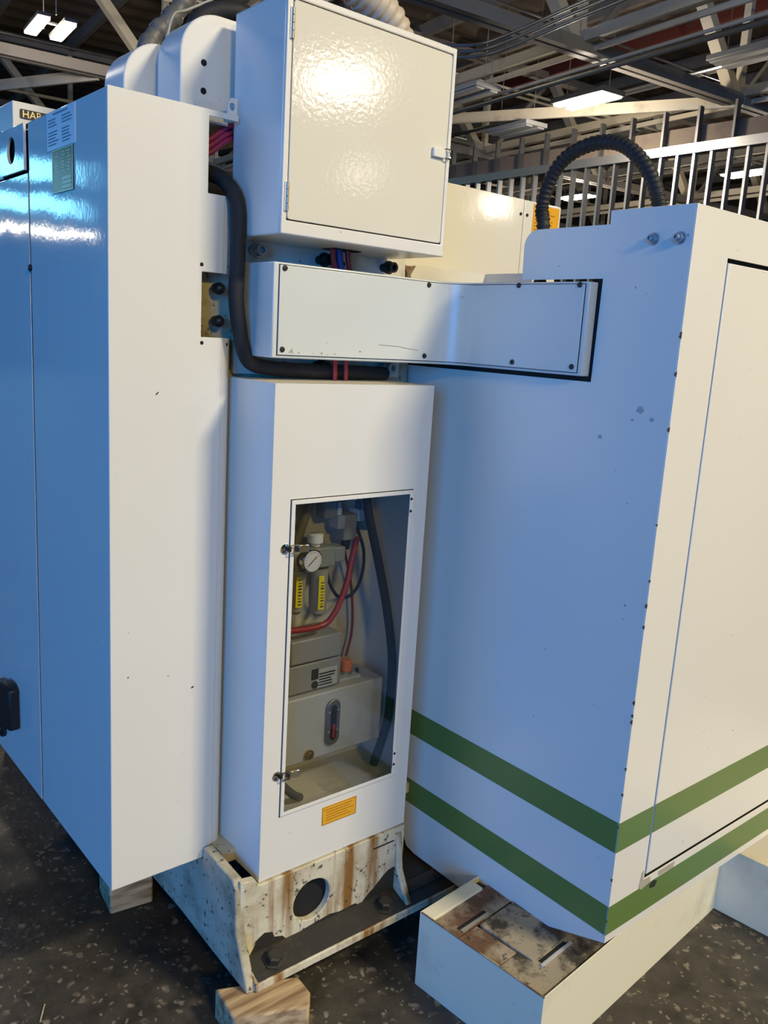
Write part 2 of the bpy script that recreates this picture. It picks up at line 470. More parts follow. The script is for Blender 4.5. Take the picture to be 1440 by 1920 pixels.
# struts between the trusses
st_lab = {4: 'cream strut between the roof trusses above the hanging lamp', 5: 'cream strut between the roof trusses right of the hanging lamp'}
for k, u in enumerate(NODES[1:8], 1):
    st = thing('roof_strut', st_lab.get(k, 'cream strut joining the roof trusses, %s one' % ['', 'leftmost', 'second from left', 'third from left', '', '', 'second from right', 'rightmost'][k]), 'beam', hall(u, 3, ZB), 'struts between the roof trusses')
    MB().bar(hall(u, 2.6, ZB + 0.1), hall(u, V1-0.3, ZB + 0.1), 0.10, 0.13).build('flange', 'truss', st, smooth=False)
    MB().bar(hall(u + 0.16, 2.6, ZB + 0.0), hall(u + 0.16, V1-0.3, ZB + 0.0), 0.035, 0.07).build('angle_iron', 'truss', st, smooth=False)
# flat diagonal bracing, single ties
for i, (a, c, lb) in enumerate((((11.4, 8.2), (9.0, 12.4), 'pale diagonal tie running under the bright hanging lamp'),
                   ((3.9, 14.1), (1.6, 18.2), 'pale diagonal tie just above the name badge on the far left'))):
    tie = MB().bar(hall(*a, ZB-0.02), hall(*c, ZB-0.02), 0.05, 0.16).build('roof_tie', 'truss', smooth=False)
    tag(tie, lb, 'beam', 'diagonal roof ties')
# bundle of shiny conduits
cd = thing('conduit_run', 'shiny bent steel conduits under the roof, right of the control box', 'conduit', hall(6.9, 8.0, 5.0))
for k in range(3):
    off = Vector((0.045*k, 0.02*k, -0.05*k))
    pts = spline([Vector(p) + off for p in ((7.2, 8.6, 5.06), (7.60, 8.22, 5.05), (7.777, 7.90, 5.05), (7.723, 7.277, 5.05), (7.53, 6.19, 5.05), (7.3, 4.6, 5.05))], 10)
    MB().tube(pts, 0.02, 8).build('pipe', 'conduit', cd)
for k, (u, z) in enumerate(((8.35, 5.02), (8.42, 4.97), (8.6, 5.05))):
    pipe = MB().tube([hall(u, 2.8, z), hall(u, 20, z)], 0.022 + 0.008*k, 8).build('conduit_pipe', 'conduit' if k else 'truss')
    tag(pipe, ['pale straight conduit pipe along the cream roof strut', 'thin steel conduit pipe hung below the roof strut', 'thicker steel conduit pipe on the right of the roof strut'][k], 'conduit', 'conduit pipes along the roof strut')

# ------------------------------------------------------------------ hanging lamps
def lamp(label, c, lit=True, length=1.0, width=0.46, cool=False, lit_group='lit hanging lamps'):
    """two-tube lamp, long side along the hall's depth"""
    c = Vector(c)
    t = thing('hanging_lamp', label, 'lamp', c, lit_group)
    def q(a, bb, z): return c + E1*a + E2*bb + Vector((0, 0, z))
    if length < 0.9:
        for s in (-1, 1): MB().bar(q(s*width*0.27, -length/2, 0.05), q(s*width*0.27, length/2, 0.05), width*0.27, 0.04).build('housing', 'housing_dark', t, bevel=0.005)
        MB().bar(q(-width*0.4, 0, 0.08), q(width*0.4, 0, 0.08), 0.05, 0.02).build('cross_bar', 'housing_dark', t)
    else: MB().bar(q(0, -length/2, 0.06), q(0, length/2, 0.06), width, 0.07).build('housing', 'housing_dark' if lit else 'housing', t, bevel=0.01)
    for s in (-1, 1):
        MB().bar(q(s*width*0.27, -length/2 + 0.03, 0.015), q(s*width*0.27, length/2 - 0.03, 0.015), width*0.30*(1.0 if length > 0.9 else 0.85), 0.03).build(
            'diffuser', ('lamp_glow_cool' if cool else 'lamp_glow') if lit else 'housing', t, bevel=0.008)
        MB().tube([q(0, s*length*0.4, 0.09), q(0, s*length*0.4, ZT + 0.01 - c.z)], 0.006, 6).build('hanger', 'steel_dull', t)
    if lit:
        d = bpy.data.lights.new('lamp_light', 'POINT'); d.energy = 150; d.color = WARM; d.shadow_soft_size = 0.15
        o = bpy.data.objects.new('lamp_light', d); COL.objects.link(o); put(o, q(0, 0, -0.25), t)
    return t
lamp('bright long hanging lamp above the arched black hose', (10.28, 8.27, 4.97))
lamp('twin-tube hanging lamp glowing at the top left corner', (3.91, 11.45, 4.97), width=0.56, length=0.8)
lamp('bright hanging lamp seen through the studs left of the arched hose', (16.45, 13.25, 4.97))
lamp('bright hanging lamp seen through the studs at the right edge', (15.95, 8.75, 4.97), length=1.2)
lamp('unlit grey hanging lamp just right of the control box', (9.05, 9.45, 4.97), lit=False, lit_group='unlit hanging lamps')
lamp('unlit grey hanging lamp left of the bright one, lower in view', (11.0, 10.25, 4.97), lit=False, lit_group='unlit hanging lamps')
lamp('unlit grey hanging lamp at the upper right corner', (10.6, 5.9, 5.2), lit=False, lit_group='unlit hanging lamps', length=1.3)

# ------------------------------------------------------------------ metal stud partition
XW = 11.6
sw = thing('stud_partition', 'open partition of bare galvanised metal studs behind the machine', 'partition', (XW, 8.0, 0))
zt = 1.55 + 0.2575*XW
MB().bar((XW, 3.0, zt - 0.07), (XW, 16.0, zt - 0.07), 0.16, 0.13).build('top_track', 'galv_bright', sw, smooth=False)
st0 = None
def stud_mesh(z0, z1, y):
    b = MB()
    # C-section: web and two flanges
    b.box((XW - 0.05, y - 0.025, z0), (XW + 0.05, y - 0.022, z1))
    b.box((XW - 0.05, y - 0.022, z0), (XW - 0.047, y + 0.012, z1))
    b.box((XW + 0.047, y - 0.022, z0), (XW + 0.05, y + 0.02, z1))
    return b
s0 = stud_mesh(0, zt - 0.1, 3.2).build('stud', 'galv_bright', sw, smooth=False)
for k in range(1, 46): clone(s0, (0, 0.272*k, 0), sw)
MB().bar((XW + 0.07, 3.0, zt + 0.13), (XW + 0.07, 16.0, zt + 0.13), 0.03, 0.25).build('header_board', 'deck', sw, smooth=False)
s1 = stud_mesh(zt + 0.01, zt + 0.50, 3.36).build('short_stud', 'galv_dark', sw, smooth=False)
for k in range(1, 22): clone(s1, (0, 0.56*k, 0), sw)

# thin pipes under the roof
sp = thing('sprinkler_piping', 'network of thin grey pipes under the roof deck', 'piping', hall(9, 12, 6.2))
for i, (u0, v0, u1, v1, z, r) in enumerate(((9.9, 4.5, 9.9, 30, 6.5, 0.03), (13.1, 4.5, 13.1, 30, 6.3, 0.025), (6.0, 6.0, 6.0, 30, 6.4, 0.025), (1.0, 10.2, 22, 10.2, 6.25, 0.02), (1.0, 12.2, 22, 12.2, 5.9, 0.022),
                                (1.0, 12.6, 22, 12.6, 5.95, 0.022), (0.0, 16.4, 22, 16.4, 6.1, 0.03), (0, 18.0, 22, 18.0, 5.6, 0.03), (5.0, 6.8, 22, 6.8, 6.3, 0.02), (10.9, 4.5, 10.9, 30, 5.55, 0.03))):
    MB().tube([hall(u0, v0, z), hall(u1, v1, z)], r, 8).build('pipe', 'truss' if i % 3 else 'conduit', sp)
for u, v, z in ((9.9, 8.0, 6.5), (9.9, 15.0, 6.5), (6.0, 12.0, 6.4), (13.1, 10.0, 6.3), (4.0, 12.2, 5.9), (16.0, 10.2, 6.25), (10.9, 13.5, 5.55), (8.0, 16.4, 6.1)):
    MB().tube([hall(u, v, z), hall(u, v, ZT + 0.01)], 0.008, 6).build('hanger_rod', 'steel_dull', sp)

# ------------------------------------------------------------------ base casting on wooden blocks
base = thing('cast_pedestal', 'cream cast-iron machine base with round hole, rust streaks and oily flange', 'machine base', (1.2, 1.6, 0.08))
# left wall, profile in (y,z)
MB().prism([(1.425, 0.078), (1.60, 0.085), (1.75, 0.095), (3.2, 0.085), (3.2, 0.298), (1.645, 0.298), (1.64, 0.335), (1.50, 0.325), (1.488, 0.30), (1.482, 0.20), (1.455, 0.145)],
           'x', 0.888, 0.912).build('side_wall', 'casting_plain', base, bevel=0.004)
fw = MB().prism([(0.900, 0.09), (1.395, 0.09), (1.395, 0.297), (0.948, 0.297), (0.94, 0.315), (0.900, 0.322)], 'y', 1.485, 1.505,
           holes=[ring(1.102, 0.197, 0.054)]).build('front_wall', 'casting', base, bevel=0.003)
MB().lathe((1.102, 1.506, 0.197), (0, 1, 0), [(0, 0.070), (0.10, 0.070), (0.101, 0.0)]).build('hole_shade_cup', 'blackgap', base)  # black cup stands in for the shade of the hollow behind the hole
MB().prism([(1.418, 0.078), (1.418, 0.097), (1.485, 0.122), (1.485, 0.078)], 'x', 0.908, 2.6).build('flange', 'casting', base, bevel=0.002)
MB().prism([(1.4225, 0.0988), (1.4225, 0.1008), (1.4845, 0.1235), (1.4845, 0.1215)], 'x', 0.916, 2.6).build('oil_film', 'grime', base)
MB().prism([(1.486, 0.29), (1.486, 0.10), (1.425, 0.098), (1.47, 0.18)], 'x', 1.366, 1.386).build('rib', 'casting', base, bevel=0.004)
MB().prism([(1.375, 1.505), (1.395, 1.485), (1.47, 1.64), (2.6, 1.64), (2.6, 1.66), (1.46, 1.66)], 'z', 0.09, 0.297).build('return_wall', 'casting', base, bevel=0.003)
MB().box((1.40, 1.45, 0.079), (2.6, 1.64, 0.117)).build('ledge', 'grime', base)
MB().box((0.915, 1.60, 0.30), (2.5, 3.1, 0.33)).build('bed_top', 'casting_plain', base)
for x in (0.972, 1.308):
    bo = MB().lathe((x, 1.452, 0.108), (0, -0.3, 1), [(0, 0.026), (0.006, 0.026), (0.007, 0.019), (0.024, 0.019), (0.027, 0.015)], 6).build('bolt', 'grime', base, smooth=False)
for poly in ([(0.925, 0.116), (1.03, 0.121), (1.02, 0.134), (0.996, 0.142), (0.99, 0.158), (0.968, 0.165), (0.948, 0.155), (0.938, 0.136)],
             [(1.26, 0.121), (1.366, 0.121), (1.366, 0.186), (1.345, 0.183), (1.325, 0.170), (1.30, 0.150), (1.28, 0.138)],
             [(1.05, 0.121), (1.25, 0.121), (1.24, 0.129), (1.19, 0.127), (1.16, 0.133), (1.10, 0.127)]):
    MB().prism(poly, 'y', 1.4842, 1.486).build('oil_stain', 'grime', base)
MB().box((1.29, 1.4845, 0.262), (1.36, 1.4865, 0.266)).build('crack', 'grime', base)

def block(name, label, poly, z0, z1, bevel=0.006):
    o = MB().prism(poly, 'z', z0, z1).build(name, 'wood', None, bevel=bevel)
    return tag(o, label, 'wood block', 'wooden blocks under the machine')
block('wood_block', 'pale wooden block carrying the near corner of the cast base', [(0.831, 1.385), (0.985, 1.318), (1.012, 1.352), (1.016, 1.41), (0.84, 1.487)], 0.0, 0.077)
block('wood_block', 'dark wooden block in the shadow under the tall white column guard', [(0.785, 1.955), (0.90, 1.94), (0.915, 2.05), (0.80, 2.07)], 0.0, 0.082)

# machine column behind the guards
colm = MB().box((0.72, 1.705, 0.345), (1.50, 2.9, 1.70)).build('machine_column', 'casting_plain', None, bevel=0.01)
shade_box = MB().box((0.72, 2.10, 1.701), (1.50, 2.85, 1.955)).build('notch_shade_box', 'blackgap', None, bevel=0.01)  # added black box stands in for the deep shade inside the notch
tag(shade_box, 'black box added for the deep shade inside the upper notch of the column guard', 'shade box')
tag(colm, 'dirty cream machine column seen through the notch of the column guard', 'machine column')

# ------------------------------------------------------------------ tall column guard (left)
A = thing('column_guard', 'tall cream sheet-metal guard with two notches, left of the cabinets', 'machine guard', (0.8, 1.8, 0.30))
MB().prism([(0.667, 0.30), (0.915, 0.30), (0.915, 1.529), (0.866, 1.529), (0.866, 1.662), (0.915, 1.662), (0.915, 1.818), (0.877, 1.818),
            (0.877, 1.966), (0.944, 1.966), (0.944, 1.978), (0.667, 1.978)], 'y', 1.652, 1.6545).build('front_sheet', 'cream', A, bevel=0.001)
for z0, z1 in ((0.30, 1.529), (1.662, 1.818)):
    MB().prism([(0.915, 1.652), (0.928, 1.6545), (0.938, 1.661), (0.943, 1.672), (0.943, 1.70), (0.9405, 1.70), (0.9405, 1.673), (0.936, 1.663), (0.927, 1.657), (0.915, 1.6545)],
               'z', z0, z1).build('bent_edge', 'cream', A)
sd = MB().box((0.667, 1.6545, 0.30), (0.6695, 2.108, 1.976)).build('side_sheet', 'cream_gloss', A, bevel=0.001)
MB().box((0.670, 1.70, 1.962), (1.05, 2.9, 1.9655)).build('top_sheet', 'cream', A)
s2 = MB().box((0.667, 2.118, 0.298), (0.6695, 2.95, 1.870)).build('rear_sheet', 'cream_gloss', A, bevel=0.001)
MB().box((0.671, 2.09, 0.31), (0.674, 2.14, 1.97)).build('seam_backing', 'blackgap', A)
MB().lathe((0.667, 2.108, 1.66), (-1, 0, 0), [(0, 0.008), (0.004, 0.008), (0.006, 0.005)], 14).build('seam_bolt', 'steel_dark', A)
MB().prism([(2.122, 1.876), (2.296, 1.876), (2.296, 1.977), (2.122, 1.977)], 'x', 0.6605, 0.667, holes=[ring(2.215, 1.928, 0.030)]).build('hatch', 'cream_gloss', A, bevel=0.001)
MB().box((0.675, 2.13, 1.87), (0.677, 2.95, 1.98)).build('hatch_backing', 'blackgap', A)
MB().box((0.667, 2.302, 1.874), (0.6695, 2.95, 1.985)).build('hatch', 'cream_gloss', A, bevel=0.001)
for x, z in ((0.865, 1.676), (0.868, 1.517), (0.925, 1.677), (0.927, 1.516)):
    MB().lathe((x, 1.6522 if x < 0.915 else 1.655, z), (0, -1, 0), [(0, 0.0042), (0.0006, 0.0042), (0.0007, 0.001)], 10).build('screw_hole', 'blackgap', A)
# latch near the bottom of the rear sheet
la = MB().prism([(2.285, 0.43), (2.41, 0.405), (2.43, 0.43), (2.425, 0.535), (2.36, 0.545), (2.355, 0.556), (2.31, 0.558), (2.285, 0.548)], 'x', 0.637, 0.666).build('latch', 'black', A, bevel=0.006)
MB().lathe((0.667, 2.445, 0.372), (-1, 0, 0), [(0, 0.027), (0.010, 0.027), (0.012, 0.017), (0.034, 0.015), (0.036, 0.006)], 20).build('lock_knob', 'black', A)
# eyelet bracket at the top right corner
MB().prism([(0.924, 1.978), (0.946, 1.978), (0.946, 2.012), (0.932, 2.012), (0.924, 2.002)], 'y', 1.662, 1.668, holes=[ring(0.934, 1.995, 0.0075, 14)]).build('bracket', 'cream', A)
MB().box((0.876, 1.69, 1.962), (0.94, 1.70, 1.978)).build('bracket_base', 'cream_dirty', A)
for poly in ([(0.766, 1.4065), (0.772, 1.4115), (0.7715, 1.4145), (0.765, 1.409)], [(0.856, 0.742), (0.862, 0.7445), (0.861, 0.748), (0.855, 0.7455)], [(0.704, 0.80), (0.708, 0.801), (0.7075, 0.803), (0.7045, 0.8025)]):
    MB().prism(poly, 'y', 1.6517, 1.6521).build('paint_chip', 'ink', A)
# papers on the guard
np_ = thing('notice_sheet', 'white printed notice sheet on the side of the column guard', 'notice', (0.665, 1.897, 1.90))
MB().box((0.6655, 1.815, 1.898), (0.6668, 1.980, 1.974)).build('sheet', 'paper', np_)
b = MB()
for k in range(9):
    for y0, y1 in ((1.822, 1.888), (1.903, 1.970)):
        z = 1.957 - 0.0062*k
        if k in (3,): continue
        w = random.uniform(0.6, 1.0)
        b.box((0.6650, y1 - (y1-y0)*w, z), (0.6655, y1, z + 0.0022))
b.box((0.6650, 1.855, 1.966), (0.6655, 1.94, 1.969))
b.build('print_lines', 'ink_grey', np_, smooth=False, kind='stuff')
rp = thing('rating_plate', 'dark green metal rating plate below the white notice sheet', 'rating plate', (0.665, 1.885, 1.81))
MB().box((0.6645, 1.826, 1.809), (0.6667, 1.946, 1.896)).build('plate', 'plate_green', rp, bevel=0.0005)
b = MB()
for a in ((1.826, 1.809, 1.946, 1.8125), (1.826, 1.8935, 1.946, 1.896), (1.826, 1.8125, 1.8285, 1.8935), (1.9435, 1.8125, 1.946, 1.8935)):
    b.box((0.6640, a[0], a[1]), (0.6645, a[2], a[3]))
b.build('border', 'plate_gold', rp, smooth=False)
for k in range(3):
    MB().box((0.6640, 1.836, 1.815 + 0.0085*k), (0.6645, 1.888, 1.8215 + 0.0085*k)).build('field', 'plate_gold', rp)
b = MB()
for k in range(7):
    for y0 in (1.838, 1.872, 1.908):
        z = 1.886 - 0.0062*k
        b.box((0.6640, y0 + random.uniform(0, 0.008), z), (0.6645, y0 + random.uniform(0.014, 0.026), z + 0.0025))
b.build('print_lines', 'plate_gold', rp, smooth=False, kind='stuff')

# ------------------------------------------------------------------ rounded way covers above the guard
def round_cover(name, label, x0, x1, y0, y1, z0, z1, r, slope=0.0):
    pts = [(x0, z0), (x1, z0), (x1, z1 + slope)]
    for k in range(13):
        a = 0.5*PI + 0.5*PI*k/12
        pts.append((x0 + r + r*math.cos(a), z1 - r + r*math.sin(a)))
    t = thing(name, label, 'machine cover', ((x0+x1)/2, (y0+y1)/2, z0), 'rounded covers on top of the machine')
    MB().prism(pts, 'y', y0, y1).build('shell', 'cream', t, bevel=0.003)
    return t
c1 = round_cover('rounded_cover', 'larger cream rounded cover with two holes, beside the control box', 0.846, 1.04, 1.72, 1.826, 1.9665, 2.178, 0.088)
for x, z in ((0.898, 2.081), (0.898, 2.027)):
    MB().lathe((x, 1.7198, z), (0, -1, 0), [(0, 0.0065), (0.0008, 0.0065), (0.0009, 0.001)], 16).build('hole', 'blackgap', c1)
MB().box((0.879, 1.712, 1.975), (0.97, 1.7195, 2.007)).build('hinge_plate', 'cream_dirty', c1, bevel=0.001)
round_cover('rounded_cover', 'smaller cream rounded cover behind the larger one', 0.782, 0.95, 1.85, 1.955, 1.9665, 2.134, 0.085)

# ------------------------------------------------------------------ control box (upper)
Cc = thing('control_box', 'cream wall-mounted electrical control box with hinged door', 'control box', (1.17, 1.6, 1.74))
MB().box((0.952, 1.4985, 1.740), (1.394, 1.6895, 2.181)).build('body', 'cream', Cc, bevel=0.004)
# raised rim around the door, door set inside
MB().prism([(0.952, 1.740), (1.394, 1.740), (1.394, 2.181), (0.952, 2.181)], 'y', 1.492, 1.4985,
           holes=[[(0.9645, 1.7665), (1.3845, 1.7665), (1.3845, 2.168), (0.9645, 2.168)]]).build('front_rim', 'cream', Cc, bevel=0.002)
dr = MB().prism(rrect(0.967, 1.769, 1.382, 2.1655, 0.006), 'y', 1.4925, 1.4975).build('door', 'cream_door', Cc, bevel=0.001)
MB().box((0.960, 1.4972, 1.763), (1.388, 1.4984, 2.171)).build('door_gap', 'blackgap', Cc)
for z0, z1 in ((2.095, 2.150), (1.783, 1.838)):
    hg = MB().box((0.9575, 1.4900, z0), (0.9625, 1.4925, z1)).build('hinge', 'cream', Cc, bevel=0.0005)
    for k in range(4):
        zz = z0 + (z1-z0)*k/4
        MB().cyl((0.963, 1.4895, zz + 0.0008), (0.963, 1.4895, zz + (z1-z0)/4 - 0.0008), 0.0030, 12).build('knuckle', 'steel_dull', hg)
lt = MB().box((1.338, 1.4845, 1.949), (1.374, 1.4925, 1.969)).build('latch', 'cream', Cc, bevel=0.002)
MB().tube(spline([(1.368, 1.488, 1.951), (1.380, 1.484, 1.949), (1.388, 1.486, 1.953), (1.388, 1.486, 1.966), (1.380, 1.484, 1.970), (1.368, 1.488, 1.968)], 4), 0.0016, 6).build('wire_loop', 'chrome', lt)
MB().box((1.384, 1.487, 1.953), (1.392, 1.4925, 1.967)).build('catch', 'cream', lt, bevel=0.001)
MB().prism([(1.165, 1.60), (1.24, 1.60), (1.25, 1.625), (1.24, 1.65), (1.165, 1.65)], 'z', 1.7385, 1.7398).build('cable_opening', 'blackgap', Cc)

# ------------------------------------------------------------------ mounting plate with bolts
mp_ = thing('mounting_plate', 'dirty cream steel mounting plate between the control box and the cabinet', 'mounting plate', (1.2, 1.697, 1.452))
MB().box((0.968, 1.690, 1.452), (1.452, 1.704, 1.79)).build('plate', 'cream_dirty', mp_, bevel=0.002)
for i, (x, z, m_) in enumerate(((1.005, 1.720, 'steel_dull'), (1.185, 1.718, 'steel_dark'), (1.378, 1.719, 'steel_dark'), (1.19, 1.477, 'steel_dark'), (1.392, 1.477, 'steel_dull'))):
    bo = MB().lathe((x, 1.690, z), (0, -1, 0), [(0, 0.010), (0.020, 0.010), (0.0205, 0.016), (0.026, 0.016), (0.0265, 0.0125), (0.045, 0.0125), (0.0455, 0.007), (0.036, 0.0068)], 20).build('bolt', m_, mp_)
for x, z in ((1.10, 1.476), (1.255, 1.716)):
    MB().lathe((x, 1.6898, z), (0, -1, 0), [(0, 0.007), (0.0006, 0.007), (0.0007, 0.001)], 14).build('hole', 'blackgap', mp_)
for z in (1.632, 1.564):
    kb = MB().lathe((0.918, 1.690, z), (0, -1, 0), [(0, 0.011), (0.018, 0.013), (0.026, 0.010), (0.030, 0.004)], 16).build('clamp_bolt', 'black')
    tag(kb, ('upper' if z > 1.6 else 'lower') + ' black clamp bolt in the notch beside the black conduit', 'bolt', 'clamp bolts in the notch')

# ------------------------------------------------------------------ bent cable duct arm
D = thing('cable_duct', 'bent cream cable duct with screwed cover running into the enclosure', 'cable duct', (1.2, 1.6, 1.495))
def duct_path(off, n=14):
    """inner face of the duct in plan, moved outward (away from the viewer) by off"""
    pts = [(0.970, 1.54 + off)]
    cx, cy, r = 1.40, 1.455, 0.085
    for k in range(n+1):
        a = 0.5*PI - 0.5*PI*k/n
        pts.append((cx + (r + off)*math.cos(a), cy + (r + off)*math.sin(a)))
    pts.append((1.485 + off, 1.138)); return pts
inner = duct_path(0.0); outer = [(1.60, 1.138), (1.60, 1.688), (0.970, 1.688)]
MB().prism(inner + outer, 'z', 1.495, 1.690).build('body', 'cream_grey', D, bevel=0.003)
# cover sheet following the bend
p_in = duct_path(-0.0032); p_out = duct_path(-0.0002)
p_in[0] = (0.983, p_in[0][1]); p_out[0] = (0.983, p_out[0][1]); p_in[-1] = (p_in[-1][0], 1.149); p_out[-1] = (p_out[-1][0], 1.149)
MB().prism(p_in + p_out[::-1], 'z', 1.502, 1.6845).build('cover_sheet', 'cream_grey', D, bevel=0.0012)
b = MB()
g_in = duct_path(-0.0008); g_out = duct_path(0.0004)
g_in[0] = (0.9815, g_in[0][1]); g_out[0] = (0.9815, g_out[0][1]); g_in[-1] = (g_in[-1][0], 1.1475); g_out[-1] = (g_out[-1][0], 1.1475)
b.prism(g_in + g_out[::-1], 'z', 1.5005, 1.686).build('cover_gasket', 'black', D)
for x in (0.994, 1.397):
    for z in (1.5135, 1.6785):
        MB().lathe((x, 1.537, z), (0, -1, 0), [(0, 0.0062), (0.0025, 0.0055), (0.003, 0.002), (0.002, 0.0018)], 16).build('screw', 'steel_dark', D)
for y in (1.331, 1.162):
    for z in (1.5135, 1.684 - 0.001):
        MB().lathe((1.482, y, z), (-1, 0, 0), [(0, 0.0062), (0.0025, 0.0055), (0.003, 0.002), (0.002, 0.0018)], 16).build('screw', 'steel_dark', D)
MB().box((1.511, 1.11, 1.470), (1.519, 1.75, 1.4940)).build('shadow_gap', 'blackgap', D)  # black strips stand in for shade in the gap around the duct
MB().box((1.511, 1.11, 1.4940), (1.519, 1.1375, 1.71)).build('shadow_gap', 'blackgap', D)
# scratches on the cover
sc = [(1.255, 1.534), (1.29, 1.533), (1.315, 1.5325), (1.34, 1.529), (1.375, 1.526)]
MB().tube([(x, 1.5366, z) for x, z in sc], 0.0009, 5).build('scratch', 'chip_primer', D)
for x, w in ((1.016, 0.007), (1.036, 0.003), (1.072, 0.002), (1.095, 0.004), (1.13, 0.003)):
    MB().prism([(x - w, 1.5075), (x + w, 1.5065), (x + w*0.4, 1.5065 + w*1.5)], 'y', 1.5364, 1.5372).build('paint_chip', 'chip_primer', D)

# ------------------------------------------------------------------ air-service cabinet (lower)
B = thing('air_cabinet', 'tall narrow cream cabinet with clear window door', 'cabinet', (1.17, 1.59, 0.30))
X0, X1, Y0, Y1, Z0, Z1 = 0.952, 1.396, 1.492, 1.686, 0.30, 1.446
WX0, WX1, WZ0, WZ1 = 1.000, 1.350, 0.449, 1.200
MB().prism([(X0, Z0), (X1, Z0), (X1, Z1), (X0, Z1)], 'y', Y0, Y0 + 0.002, holes=[[(WX0 + 0.006, WZ0 + 0.006), (WX1 - 0.006, WZ0 + 0.006), (WX1 - 0.006, WZ1 - 0.006), (WX0 + 0.006, WZ1 - 0.006)]]).build('front_sheet', 'cream', B)
b = MB()
b.box((X0, Y0 + 0.002, Z0), (X0 + 0.002, Y1, Z1)); b.build('side_sheet', 'cream', B)
MB().box((X1 - 0.002, Y0 + 0.002, Z0), (X1, Y1, Z1)).build('side_sheet', 'cream', B)
MB().box((X0 + 0.002, Y1 - 0.002, Z0), (X1 - 0.002, Y1, Z1 - 0.002)).build('back_sheet', 'cream_dirty', B)
MB().box((X0 + 0.002, Y0 + 0.002, Z1 - 0.002), (X1 - 0.002, Y1, Z1)).build('top_sheet', 'cream_dirty', B)
MB().box((X0 + 0.002, Y0 + 0.002, Z0), (X1 - 0.002, Y1 - 0.002, Z0 + 0.002)).build('bottom_sheet', 'cream', B)
MB().box((X0 + 0.002, Y0 + 0.03, 0.432), (X1 - 0.002, Y1 - 0.002, 0.436)).build('shelf', 'cream_dirty', B)
# window door: dark gasket line, frame, pane
wd = MB().prism([(WX0 + 0.002, WZ0 + 0.002), (WX1 - 0.002, WZ0 + 0.002), (WX1 - 0.002, WZ1 - 0.002), (WX0 + 0.002, WZ1 - 0.002)], 'y', 1.4885, 1.4918,
           holes=[[(WX0 + 0.0115, WZ0 + 0.0115), (WX1 - 0.0115, WZ0 + 0.0115), (WX1 - 0.0115, WZ1 - 0.0115), (WX0 + 0.0115, WZ1 - 0.0115)]]).build('window_door', 'cream', B, bevel=0.0008)
MB().prism([(WX0, WZ0), (WX1, WZ0), (WX1, WZ1), (WX0, WZ1)], 'y', 1.4912, 1.4922, holes=[[(WX0 + 0.008, WZ0 + 0.008), (WX1 - 0.008, WZ0 + 0.008), (WX1 - 0.008, WZ1 - 0.008), (WX0 + 0.008, WZ1 - 0.008)]]).build('gasket', 'grime', wd)
MB().box((WX0 + 0.010, 1.4895, WZ0 + 0.010), (WX1 - 0.010, 1.4900, WZ1 - 0.010)).build('pane', 'acrylic', wd)
for z in (1.137, 0.476):
    hg = MB().box((1.3375, 1.4862, z), (1.3475, 1.4884, z + 0.050)).build('hinge', 'cream', B, bevel=0.0006)
    MB().cyl((1.3490, 1.4875, z), (1.3490, 1.4875, z + 0.050), 0.0022, 10).build('hinge_pin', 'cream', hg)
    for dz in (0.010, 0.040):
        MB().lathe((1.3415, 1.4862, z + dz), (0, -1, 0), [(0, 0.0036), (0.0015, 0.003), (0.0016, 0.001)], 12).build('screw', 'steel_dark', hg)
for z in (1.092, 0.557):
    lt = MB().lathe((0.990, 1.4918, z), (0, -1, 0), [(0, 0.0115), (0.0012, 0.0115), (0.0016, 0.0105)], 20).build('latch', 'chrome', B)
    for dz in (-0.005, 0.005):
        MB().lathe((0.987, 1.4902, z + dz), (0, -1, 0), [(0, 0.0032), (0.0016, 0.0026), (0.0017, 0.001)], 12).build('screw', 'steel_dark', lt)
    MB().prism([(0.9945, z - 0.005), (1.0005, z - 0.006), (1.0005, z + 0.006), (0.9945, z + 0.005)], 'y', 1.482, 1.4902).build('hook', 'steel_dark', lt)
    MB().tube([(0.997, 1.482, z - 0.009), (1.018, 1.479, z - 0.009)], 0.0014, 8).build('wire', 'chrome', lt)
    MB().tube([(0.997, 1.482, z + 0.009), (1.018, 1.479, z + 0.009)], 0.0014, 8).build('wire', 'chrome', lt)
    MB().box((1.012, 1.478, z - 0.0065), (1.018, 1.488, z + 0.0065)).build('drum', 'steel_dark', lt, bevel=0.001)
    MB().prism([(1.018, 1.479), (1.040, 1.474), (1.043, 1.476), (1.043, 1.480), (1.020, 1.484)], 'z', z - 0.0085, z + 0.0085).build('lever', 'chrome', lt, bevel=0.001)
lb = thing('caution_label', 'amber caution label below the cabinet window', 'label', (1.177, 1.4915, 0.384))
MB().box((1.125, 1.4912, 0.384), (1.229, 1.4919, 0.432)).build('sheet', 'amber_label', lb)
b = MB()
for k in range(5):
    z = 0.422 - 0.007*k
    b.box((1.131 + (0.006 if k else 0), 1.4908, z), (1.131 + random.uniform(0.06, 0.092), 1.4912, z + 0.0018))
b.build('print_lines', 'amber_ink', lb, smooth=False, kind='stuff')
b = MB()
for a in ((1.1255, 0.3845, 1.2285, 0.386), (1.1255, 0.430, 1.2285, 0.4315), (1.1255, 0.386, 1.127, 0.430), (1.227, 0.386, 1.2285, 0.430)):
    b.box((a[0], 1.4908, a[1]), (a[2], 1.4912, a[3]))
b.build('border', 'amber_ink', lb, smooth=False)

